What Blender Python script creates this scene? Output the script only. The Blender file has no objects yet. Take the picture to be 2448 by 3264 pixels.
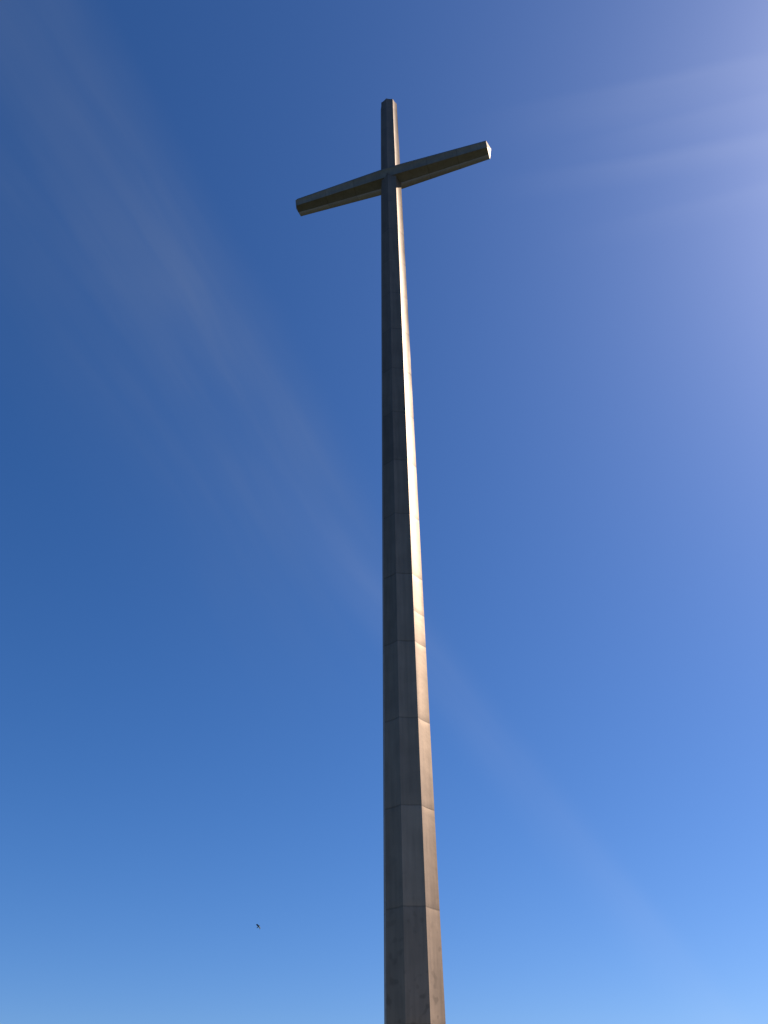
import bpy, bmesh, math, random
from mathutils import Vector, Matrix
R = math.radians
random.seed(7)
S = bpy.context.scene
COL = S.collection

# ------------------------------------------------------------------ camera
CAM_D, EYE = 28.63, 1.6
PITCH, YAW, ROLL = R(38.995), R(-1.444), R(-0.71)
fw = Vector((math.sin(YAW)*math.cos(PITCH), math.cos(YAW)*math.cos(PITCH), math.sin(PITCH)))
rt = Vector((math.cos(YAW), -math.sin(YAW), 0)); up = rt.cross(fw)
r2 = rt*math.cos(ROLL)+up*math.sin(ROLL); u2 = -rt*math.sin(ROLL)+up*math.cos(ROLL)
cd = bpy.data.cameras.new('camera'); cam = bpy.data.objects.new('camera', cd); COL.objects.link(cam)
cam.matrix_world = Matrix(((r2.x, u2.x, -fw.x, 0), (r2.y, u2.y, -fw.y, -CAM_D), (r2.z, u2.z, -fw.z, EYE), (0, 0, 0, 1)))
cd.sensor_fit = 'VERTICAL'; cd.sensor_height = 36; cd.lens = 2631.5/3264*36
cd.clip_end = 20000
S.camera = cam

# ------------------------------------------------------------------ light
SUN_PHI, SUN_EL = 203.0, 44.0            # 0 = left of the cross, 90 = towards the camera, 180 = right
a_ = R(SUN_PHI)
sun_dir = Vector((-math.cos(a_)*math.cos(R(SUN_EL)), -math.sin(a_)*math.cos(R(SUN_EL)), math.sin(R(SUN_EL))))
W = bpy.data.worlds.new('World'); S.world = W; W.use_nodes = True
nt = W.node_tree; N = nt.nodes; L = nt.links; N.clear()
out = N.new('ShaderNodeOutputWorld'); bg = N.new('ShaderNodeBackground'); sky = N.new('ShaderNodeTexSky')
sky.sky_type = 'NISHITA'; sky.sun_disc = False; sky.sun_elevation = R(SUN_EL)
sky.sun_rotation = math.atan2(sun_dir.x, sun_dir.y)
sky.altitude = 0; sky.air_density = 0.85; sky.dust_density = 0.85; sky.ozone_density = 7.0
bg.inputs['Strength'].default_value = 0.066
L.new(bg.outputs[0], out.inputs['Surface'])

def mth(op, a, b=None, tree=None, clamp=False):
    t = tree or nt
    n = t.nodes.new('ShaderNodeMath'); n.operation = op; n.use_clamp = clamp
    for i, v in enumerate((a, b)):
        if v is None: continue
        if isinstance(v, (int, float)): n.inputs[i].default_value = v
        else: t.links.new(v, n.inputs[i])
    return n.outputs[0]
def vmth(op, a, b, tree=None):
    t = tree or nt
    n = t.nodes.new('ShaderNodeVectorMath'); n.operation = op
    for i, v in enumerate((a, b)):
        if v is None: continue
        if isinstance(v, (tuple, Vector)): n.inputs[i].default_value = tuple(v)
        else: t.links.new(v, n.inputs[i])
    return n
def ramp(v, a, b, tree=None):
    t = tree or nt
    n = t.nodes.new('ShaderNodeMapRange'); n.interpolation_type = 'SMOOTHSTEP'; n.clamp = True
    t.links.new(v, n.inputs['Value']); n.inputs['From Min'].default_value = a; n.inputs['From Max'].default_value = b
    return n.outputs['Result']

# pale streaks, sun flare among them, painted into the sky along great circles
tc = N.new('ShaderNodeTexCoord'); DIR = tc.outputs['Generated']
def azel(az, el): return Vector((math.sin(R(az))*math.cos(R(el)), math.cos(R(az))*math.cos(R(el)), math.sin(R(el))))
nz = N.new('ShaderNodeTexNoise'); nz.inputs['Scale'].default_value = 2.2; nz.inputs['Detail'].default_value = 4
L.new(DIR, nz.inputs['Vector'])
wob = mth('MULTIPLY', mth('SUBTRACT', nz.outputs['Fac'], 0.5), 0.05)
nb = N.new('ShaderNodeTexNoise'); nb.inputs['Scale'].default_value = 3.0; nb.inputs['Detail'].default_value = 3
L.new(vmth('MULTIPLY', DIR, (1, 1, 1)).outputs[0], nb.inputs['Vector'])
patch = ramp(nb.outputs['Fac'], 0.25, 0.65)
def sky_streak(p0, p1, crisp, soft, s0, s1, amp, fade=0.5, wav=1.0):
    """streak through two sky directions; crisp edge on the +n side, soft veil on the other"""
    n_ = p0.cross(p1).normalized(); mid = (p0+p1).normalized(); al = n_.cross(mid).normalized()
    t = mth('ADD', vmth('DOT_PRODUCT', DIR, n_).outputs['Value'], mth('MULTIPLY', wob, wav))
    s = vmth('DOT_PRODUCT', DIR, al).outputs['Value']
    m = vmth('DOT_PRODUCT', DIR, mid).outputs['Value']
    e = mth('MULTIPLY', ramp(t, crisp, -crisp*0.2), ramp(t, -soft, 0.0))
    l = mth('MULTIPLY', ramp(s, s0-fade, s0), ramp(s, s1+fade, s1))
    f = mth('MULTIPLY', mth('MULTIPLY', e, l), ramp(m, 0.0, 0.3))
    # fibres drawn out along the streak
    cx = N.new('ShaderNodeCombineXYZ'); L.new(mth('MULTIPLY', t, 26.0), cx.inputs[0]); L.new(mth('MULTIPLY', s, 2.6), cx.inputs[1])
    fb = N.new('ShaderNodeTexNoise'); fb.inputs['Scale'].default_value = 1.0; fb.inputs['Detail'].default_value = 5; fb.inputs['Distortion'].default_value = 0.4
    L.new(cx.outputs[0], fb.inputs['Vector'])
    f = mth('MULTIPLY', f, mth('ADD', mth('MULTIPLY', ramp(fb.outputs['Fac'], 0.2, 0.8), 0.6), 0.4))
    return mth('MULTIPLY', f, amp)
def total(ws):
    o = ws[0]
    for w in ws[1:]: o = mth('MAXIMUM', o, w)
    return mth('MULTIPLY', o, mth('ADD', mth('MULTIPLY', patch, 0.6), 0.4), clamp=True)
hs = N.new('ShaderNodeHueSaturation'); hs.inputs['Saturation'].default_value = 1.165
wb = N.new('ShaderNodeMix'); wb.data_type = 'RGBA'; wb.blend_type = 'MULTIPLY'; wb.inputs['Factor'].default_value = 1   # white balance
wb.inputs['B'].default_value = (0.96, 0.94, 1.015, 1); L.new(sky.outputs[0], wb.inputs['A']); L.new(wb.outputs['Result'], hs.inputs['Color'])
col_ = hs.outputs[0]
def layer(ws, colour):
    global col_
    cm = N.new('ShaderNodeMix'); cm.data_type = 'RGBA'
    L.new(total(ws), cm.inputs['Factor']); L.new(col_, cm.inputs['A']); cm.inputs['B'].default_value = colour+(1,)
    col_ = cm.outputs['Result']
# greyish veil high on the left that thins into a long streak down to the lower right
layer([sky_streak(azel(-2.95, 37.5), azel(-37.6, 61.2), 0.06, 0.30, 0.05, 0.9, 0.18, 0.6),
       sky_streak(azel(-2.95, 37.5), azel(-37.6, 61.2), 0.03, 0.05, 0.0, 0.9, 0.17, 0.5)], (2.3, 2.6, 3.1))
layer([sky_streak(azel(15.8, 10.0), azel(2.2, 29.3), 0.03, 0.06, -0.35, 0.25, 0.045, 0.3)], (6.0, 6.2, 7.0))
# brighter lens-flare streaks painted into the sky near the sun, upper right
layer([sky_streak(azel(41.9, 55.0), azel(11.7, 59.8), 0.012, 0.028, -0.4, -0.05, 0.060, 0.22, 0.35),
       sky_streak(azel(40.5, 52.6), azel(20.0, 55.5), 0.010, 0.03, -0.4, -0.10, 0.035, 0.25, 0.35),
       sky_streak(azel(43.8, 57.0), azel(20.0, 60.8), 0.012, 0.03, -0.4, -0.06, 0.04, 0.2, 0.35),
       sky_streak(azel(46.0, 58.6), azel(20.1, 63.4), 0.010, 0.05, -0.4, 0.0, 0.055, 0.22, 0.35)], (7.6, 7.8, 8.8))
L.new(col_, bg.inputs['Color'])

sl = bpy.data.lights.new('sun', 'SUN'); sl.energy = 5.0; sl.angle = R(0.53); sl.color = (1.0, 0.86, 0.70)
so = bpy.data.objects.new('sun', sl); COL.objects.link(so)
so.rotation_euler = sun_dir.to_track_quat('Z', 'Y').to_euler(); so.location = sun_dir*200
S.view_settings.view_transform = 'Standard'; S.view_settings.look = 'None'
S.view_settings.exposure = 1.0; S.view_settings.gamma = 1

# ------------------------------------------------------------------ materials
def steel(name, dark=1.0, base=(0.180, 0.131, 0.094)):
    m = bpy.data.materials.new(name); m.use_nodes = True; t = m.node_tree; n = t.nodes; l = t.links
    b = n['Principled BSDF']
    co = n.new('ShaderNodeTexCoord').outputs['Object']
    at = n.new('ShaderNodeAttribute'); at.attribute_name = 'tone'
    big = n.new('ShaderNodeTexNoise'); big.inputs['Scale'].default_value = 1.1; big.inputs['Detail'].default_value = 5
    l.new(co, big.inputs['Vector'])
    # water streaks running down the plates
    mp = n.new('ShaderNodeMapping'); mp.inputs['Scale'].default_value = (5, 5, 0.35); l.new(co, mp.inputs['Vector'])
    st = n.new('ShaderNodeTexNoise'); st.inputs['Scale'].default_value = 1.6; st.inputs['Detail'].default_value = 6
    l.new(mp.outputs[0], st.inputs['Vector'])
    # round blotches of tarnish, most of them low on the shaft where hands and sprinklers reach
    sp = n.new('ShaderNodeTexNoise'); sp.inputs['Scale'].default_value = 4.6; sp.inputs['Detail'].default_value = 0.3
    l.new(co, sp.inputs['Vector'])
    sz = n.new('ShaderNodeSeparateXYZ'); l.new(co, sz.inputs[0])
    low = ramp(sz.outputs['Z'], 11.0, 4.5, t)
    blot = mth('MULTIPLY', ramp(sp.outputs['Fac'], 0.60, 0.74, t), mth('ADD', mth('MULTIPLY', low, 0.95, t), 0.05, t), t)
    v = mth('ADD', mth('MULTIPLY', ramp(big.outputs['Fac'], 0.3, 0.7, t), 0.14, t), mth('MULTIPLY', ramp(st.outputs['Fac'], 0.3, 0.7, t), 0.16, t), t)
    v = mth('ADD', v, 0.85, t)
    v = mth('MULTIPLY', v, at.outputs['Fac'], t)
    v = mth('MULTIPLY', v, mth('SUBTRACT', 1.0, mth('MULTIPLY', blot, 0.24, t), t), t)
    col = n.new('ShaderNodeMix'); col.data_type = 'RGBA'; col.blend_type = 'MULTIPLY'; col.inputs['Factor'].default_value = 1
    col.inputs['A'].default_value = tuple(x*dark for x in base)+(1,)
    cmb = n.new('ShaderNodeCombineColor')
    for i in range(3): l.new(v, cmb.inputs[i])
    l.new(cmb.outputs[0], col.inputs['B']); l.new(col.outputs['Result'], b.inputs['Base Color'])
    b.inputs['Metallic'].default_value = 0.68
    b.inputs['Specular IOR Level'].default_value = 0.15
    ro = mth('ADD', mth('MULTIPLY', st.outputs['Fac'], 0.08, t), 0.53, t)
    l.new(ro, b.inputs['Roughness'])
    fn = n.new('ShaderNodeTexNoise'); fn.inputs['Scale'].default_value = 1.7; fn.inputs['Detail'].default_value = 3
    l.new(co, fn.inputs['Vector'])
    bp = n.new('ShaderNodeBump'); bp.inputs['Strength'].default_value = 0.25; bp.inputs['Distance'].default_value = 0.03
    l.new(fn.outputs['Fac'], bp.inputs['Height']); l.new(bp.outputs[0], b.inputs['Normal'])
    return m
def simple(name, c, rough=0.8, scale=8.0, var=0.35, bump=0.2):
    m = bpy.data.materials.new(name); m.use_nodes = True; t = m.node_tree; n = t.nodes; l = t.links
    b = n['Principled BSDF']; b.inputs['Roughness'].default_value = rough
    co = n.new('ShaderNodeTexCoord').outputs['Object']
    z = n.new('ShaderNodeTexNoise'); z.inputs['Scale'].default_value = scale; z.inputs['Detail'].default_value = 8
    l.new(co, z.inputs['Vector'])
    mx = n.new('ShaderNodeMix'); mx.data_type = 'RGBA'; l.new(z.outputs['Fac'], mx.inputs['Factor'])
    mx.inputs['A'].default_value = tuple(x*(1-var) for x in c)+(1,); mx.inputs['B'].default_value = tuple(x*(1+var) for x in c)+(1,)
    l.new(mx.outputs['Result'], b.inputs['Base Color'])
    bp = n.new('ShaderNodeBump'); bp.inputs['Strength'].default_value = bump; bp.inputs['Distance'].default_value = 0.02
    l.new(z.outputs['Fac'], bp.inputs['Height']); l.new(bp.outputs[0], b.inputs['Normal'])
    return m
M_PLATE = steel('weathered_steel_plate'); M_WELD = steel('weld_band', 0.78)
M_ARM = steel('dull_arm_plate', 1.0, (0.155, 0.135, 0.112)); M_ARMW = steel('arm_weld_band', 0.8, (0.155, 0.135, 0.112))
M_LAWN = simple('lawn_grass', (0.026, 0.038, 0.020), 0.9, 3.0, 0.5)
M_PAVE = simple('concrete_paving', (0.18, 0.17, 0.155), 0.85, 2.5, 0.15)
M_STONE = simple('coquina_stone', (0.30, 0.27, 0.22), 0.85, 6, 0.25)

# ------------------------------------------------------------------ helpers
def tag(o, label=None, cat=None, kind=None, group=None):
    if label: o['label'] = label
    if cat: o['category'] = cat
    if kind: o['kind'] = kind
    if group: o['group'] = group
def link(name, me, mats, parent=None):
    for m in mats: me.materials.append(m)
    o = bpy.data.objects.new(name, me); COL.objects.link(o); o.parent = parent
    return o

def beam(name, origin, ax, e0, e1, stations, nseg, rad, seams, mats, parent, seed, sag=0.037, warp=0.009, extra={}, tone_mul=1.0):
    """fluted octagonal beam. ax: axis; vertices at angle k*45 from e0 towards e1.
    stations: (t, row id). seams: sorted panel-end positions. Each face is its own strip, so the ridges stay crisp."""
    rnd = random.Random(seed)
    verts, faces, mi, tone, smooth = [], [], [], [], []
    band = 0.055
    for k in range(8):
        a0, a1 = R(45*k), R(45*(k+1))
        nrm_a = (a0+a1)/2
        nv = e0*math.cos(nrm_a)+e1*math.sin(nrm_a)
        sm = sorted(set(seams) | set(extra.get(k, ())))
        npan = len(sm)-1
        for p in range(npan):
            t0, t1 = sm[p], sm[p+1]
            ws = warp*rad(t0); amp = rnd.uniform(-ws, ws); amp2 = rnd.uniform(-ws, ws)*0.5; tilt = rnd.uniform(-0.006, 0.006)*rad(t0)
            skew = rnd.uniform(-0.006, 0.006)
            tn = rnd.uniform(0.90, 1.10)*tone_mul*(1.0+0.45*max(0.0, min(1.0, (26.0-t0)/20.0)))*(1.20 if k % 2 == 0 else 0.92)  # lower panels painted lighter for reflected sky; alternate faces lighter and darker
            rows = []
            rows.append((t0, 0.010, 1))
            if p > 0: rows = [(t0, 0.003, 1), (t0+band*0.5, 0.0025, 1), (t0+band, 0.0, 0)]
            else: rows = [(t0, 0.0, 0)]
            nr = max(4, int((t1-t0)/0.2))
            last = t1-(band if p < npan-1 else 0)
            first = rows[-1][0]
            for i in range(1, nr+1): rows.append((first+(last-first)*i/nr, 0.0, 0))
            if p < npan-1: rows += [(t1-band*0.5, 0.0025, 1), (t1, 0.003, 1)]
            base = len(verts)
            for (t, rec, _) in rows:
                r = rad(t); v = (t-t0)/(t1-t0)
                A = e0*math.cos(a0)+e1*math.sin(a0); B = e0*math.cos(a1)+e1*math.sin(a1)
                for j in range(nseg+1):
                    u = j/nseg
                    P = (A*(1-u)+B*u)*r
                    w = 4*u*(1-u)
                    d = -sag*r*w
                    ed = min(1.0, w*2.2)
                    d += ed*math.sin(math.pi*min(1, max(0, v)))*(amp+amp2*math.sin(2*math.pi*v+seed))
                    d += ed*(tilt*(v-0.5)*2+skew*(u-0.5)*2*math.sin(math.pi*v))
                    d -= rec*min(1.0, w*3)
                    verts.append(origin+ax*t+P+nv*d)
            for i in range(len(rows)-1):
                isw = rows[i][2] and rows[i+1][2]
                for j in range(nseg):
                    q = base+i*(nseg+1)+j
                    faces.append((q, q+1, q+nseg+2, q+nseg+1)); mi.append(1 if isw else 0); tone.append(tn)
    me = bpy.data.meshes.new(name); me.from_pydata(verts, [], faces)
    # consistent outward winding
    c = origin
    f = me.polygons[0]; outw = (f.center-(origin+ax*((f.center-origin).dot(ax)))).dot(f.normal)
    if outw < 0: me.flip_normals()
    for i, pl in enumerate(me.polygons): pl.material_index = mi[i]; pl.use_smooth = True
    at = me.attributes.new('tone', 'FLOAT', 'FACE'); at.data.foreach_set('value', tone)
    return link(name, me, mats, parent)

def cap(name, c, ax, e0, e1, r, h, mats, parent, sag=0.037, nseg=10, lip=0.0):
    """low eight-sided pyramid closing a beam's end, its rim following the flutes"""
    verts = [c+ax*h]; rim = []
    for k in range(8):
        a0, a1 = R(45*k), R(45*(k+1)); m = (a0+a1)/2; nv = e0*math.cos(m)+e1*math.sin(m)
        A = e0*math.cos(a0)+e1*math.sin(a0); B = e0*math.cos(a1)+e1*math.sin(a1)
        for j in range(nseg):
            u = j/nseg; rim.append(c+(A*(1-u)+B*u)*r-nv*sag*r*4*u*(1-u)+ax*lip)
    verts += rim; n = len(rim)
    faces = [(0, 1+i, 1+(i+1) % n) for i in range(n)]
    me = bpy.data.meshes.new(name); me.from_pydata(verts, [], faces)
    if me.polygons[0].normal.dot(ax) < 0: me.flip_normals()
    at = me.attributes.new('tone', 'FLOAT', 'FACE'); at.data.foreach_set('value', [1.15]*len(faces))
    return link(name, me, mats, parent)

# ------------------------------------------------------------------ the cross
H = 63.4
PSI = 15.88
ZC, AL = 53.07, 6.553
RA0, RA1, RS0, RS1, RQ = 0.8166, 0.593, 0.974, 0.6225, 0.0096
def rshaft(z): t = z/H; return RS0+(RS1-RS0)*t+RQ*4*t*(1-t)
root = bpy.data.objects.new('monument_cross', None); COL.objects.link(root); root.location = (0, 0, 0)
tag(root, 'towering fluted eight-sided steel cross, sunlit along its right edge, against blue sky', 'cross')
Z = Vector((0, 0, 1))
def hdir(phi): return Vector((-math.cos(R(phi)), -math.sin(R(phi)), 0))
e0 = hdir(-PSI); e1 = hdir(90-PSI)
z0, sp = 8.247, 3.1645
seams = [1.25]+[z0+sp*i for i in range(-2, 18)]
seams = [s for s in seams if s < H-1.0]+[H]
beam('shaft', Vector((0, 0, 0)), Z, e0, e1, None, 10, rshaft, seams, [M_PLATE, M_WELD], root, 11, extra={3: (19.15,)})
shaft = bpy.data.objects['shaft']
cap('top_cap', Vector((0, 0, H)), Z, e0, e1, rshaft(H), 0.12, [M_PLATE], shaft)
F = hdir(90-PSI)                          # the cross's front
for sgn, sd in ((1, 21), (-1, 35)):
    ax = hdir(180-PSI)*sgn
    sm = [0.0, 2.6, 4.6, AL] if sgn > 0 else [0.0, 2.4, 4.4, AL]
    arm = beam('arm', Vector((0, 0, ZC)), ax, F, -Z, None, 10, lambda t: RA0+(RA1-RA0)*t/AL, sm, [M_ARM, M_ARMW], root, sd, warp=0.010, tone_mul=0.72)  # arm plates toned darker than the shaft
    cap('end_cap', Vector((0, 0, ZC))+ax*AL, ax, F, -Z, RA1, 0.20, [M_PLATE], arm)

# stepped stone plinth that carries the shaft (below the frame)
def octa_prism(bm, r0, r1, za, zb, rot=0.0):
    lo = [bm.verts.new((hdir(45*k-PSI+rot)*r0)+Z*za) for k in range(8)]
    hi = [bm.verts.new((hdir(45*k-PSI+rot)*r1)+Z*zb) for k in range(8)]
    for k in range(8): bm.faces.new((lo[k], lo[(k+1) % 8], hi[(k+1) % 8], hi[k]))
    bm.faces.new(hi); bm.faces.new(lo[::-1])
bm = bmesh.new(); octa_prism(bm, 3.2, 3.2, 0.012, 0.45, 22.5); octa_prism(bm, 2.2, 2.1, 0.452, 0.85, 22.5); octa_prism(bm, 1.45, 1.3, 0.852, 1.26, 22.5)
bmesh.ops.recalc_face_normals(bm, faces=bm.faces)
bmesh.ops.bevel(bm, geom=[e for e in bm.edges], offset=0.03, segments=2, affect='EDGES')
me = bpy.data.meshes.new('plinth'); bm.to_mesh(me); link('plinth', me, [M_STONE], root)

# ------------------------------------------------------------------ ground
bm = bmesh.new(); bmesh.ops.create_circle(bm, cap_ends=True, segments=96, radius=6000)
me = bpy.data.meshes.new('ground'); bm.to_mesh(me); g = link('ground', me, [M_LAWN]); tag(g, kind='structure')
bm = bmesh.new(); bmesh.ops.create_circle(bm, cap_ends=True, segments=64, radius=9)
for v in bm.verts: v.co.z = 0.006
me = bpy.data.meshes.new('plaza_pavement'); bm.to_mesh(me); g = link('plaza_pavement', me, [M_PAVE]); tag(g, kind='structure')
bm = bmesh.new()
vs = [bm.verts.new(p) for p in ((-1.6, -60, .010), (1.6, -60, .010), (1.6, -8, .010), (-1.6, -8, .010))]; bm.faces.new(vs)
me = bpy.data.meshes.new('footpath'); bm.to_mesh(me); g = link('footpath', me, [M_PAVE]); tag(g, kind='structure')
for nme in ('ground', 'plaza_pavement', 'footpath'):
    pl = bpy.data.meshes[nme].polygons[0]
    if pl.normal.z < 0: bpy.data.meshes[nme].flip_normals()

# ------------------------------------------------------------------ bird
def feather_mat(name, c, rough=0.6):
    return simple(name, c, rough, 14, 0.25, 0.1)
M_BODY = feather_mat('dark_plumage', (0.018, 0.018, 0.024)); M_WING = feather_mat('dark_wing_plumage', (0.03, 0.03, 0.04))
M_WING_SUN = feather_mat('wing_painted_sunlit', (0.75, 0.75, 0.75))  # sunlight on the right wing, painted in as pale colour
def make_bird(loc, scale, right, head, back):
    """right: wing axis, head: towards beak, back: dorsal. One continuous mesh: body, head, tail and both wings."""
    bm = bmesh.new()
    # body of revolution along y (y = beak)
    prof = [(-0.50, .065, .010), (-0.36, .060, .018), (-0.22, .045, .035), (-0.10, .065, .062), (0.03, .082, .08), (0.14, .07, .07),
            (0.21, .046, .05), (0.26, .046, .05), (0.30, .034, .036), (0.33, .012, .014), (0.38, .004, .004)]
    rings = []; n = 12
    for y, rx, rz in prof:
        rings.append([bm.verts.new((1.45*rx*math.cos(2*math.pi*i/n), y, 1.45*rz*math.sin(2*math.pi*i/n))) for i in range(n)])
    skip = {}
    for a in range(len(rings)-1):
        for i in range(n):
            # leave a hole at each side (x extremes) between rings 3..6 where the wings grow out
            side = 1 if i in (n-1, 0) else (-1 if i in (n//2-1, n//2) else 0)
            if side and 3 <= a <= 5: continue
            bm.faces.new((rings[a][i], rings[a][(i+1) % n], rings[a+1][(i+1) % n], rings[a+1][i]))
    bm.faces.new(rings[0][::-1]); bm.faces.new(rings[-1])
    def loop(side):
        i0, i1, im = (n-1, 1, 0) if side > 0 else (n//2-1, n//2+1, n//2)
        topi, boti = (i1, i0) if side > 0 else (i0, i1)
        t = [rings[a][topi] for a in (3, 4, 5, 6)]; b = [rings[a][boti] for a in (3, 4, 5, 6)]
        return t[:1]+[rings[3][im]]+b[:1]+b[1:]+[rings[6][im]]+t[1:][::-1]
    pale = []
    for side in (1, -1):
        lp = loop(side)
        secs = [(0.16, -0.13, 0.15, .03, .020), (0.30, -0.14, 0.19, .07, .016), (0.42, -0.17, 0.17, .08, .012), (0.56, -0.20, 0.08, .05, .008), (0.66, -0.17, -0.02, .0, .004)]
        prev = lp
        for x, y0, y1, zz, th in secs:
            if side > 0: zz = -zz*1.6
            # same 10-vertex ordering: top row back, mid back, bottom row back..front, mid front, top row front..back
            m = len(lp); pts = []
            ys = [y0+(y1-y0)*k/3 for k in range(4)]
            pts.append((side*x, ys[0], zz+th)); pts.append((side*x, ys[0]-.004, zz)); pts.append((side*x, ys[0], zz-th))
            pts += [(side*x, ys[k], zz-th) for k in (1, 2, 3)]; pts.append((side*x, ys[3]+.01, zz)); pts += [(side*x, ys[k], zz+th) for k in (3, 2, 1)]
            cur = [bm.verts.new(p) for p in pts]
            for i in range(m):
                f = bm.faces.new((prev[i], prev[(i+1) % m], cur[(i+1) % m], cur[i]))
                f.material_index = 2 if side > 0 else 1
            prev = cur
        f = bm.faces.new(prev); f.material_index = 2 if side > 0 else 1
    bmesh.ops.recalc_face_normals(bm, faces=bm.faces)
    me = bpy.data.meshes.new('bird'); bm.to_mesh(me)
    for p in me.polygons: p.use_smooth = True
    o = link('bird', me, [M_BODY, M_WING, M_WING_SUN])
    ss = o.modifiers.new('sub', 'SUBSURF'); ss.levels = 1; ss.render_levels = 2
    M3 = Matrix((right, head, back)).transposed()
    o.matrix_world = Matrix.Translation(loc) @ M3.to_4x4() @ Matrix.Diagonal((scale,)*3).to_4x4()
    return o
BD = 105.0
BF = 2631.5
def dirpix(x, y): return (fw + r2*((x-1224)/BF) + u2*((1632-y)/BF))
bpos = Vector((0, -CAM_D, EYE)) + dirpix(824.0, 2953.0)*BD
# flying up and away to the right; its left wing dark, the right one painted pale as if sunlit
hd = (r2*0.68+u2*0.62+fw*0.12).normalized()
rg = (r2*0.82-u2*0.42-fw*0.35).normalized(); rg = (rg-hd*rg.dot(hd)).normalized()
bk = rg.cross(hd).normalized()
b = make_bird(bpos, 0.58, rg, hd, bk)
tag(b, 'tiny dark bird with one wing painted sunlit, flying low left of the cross', 'bird')
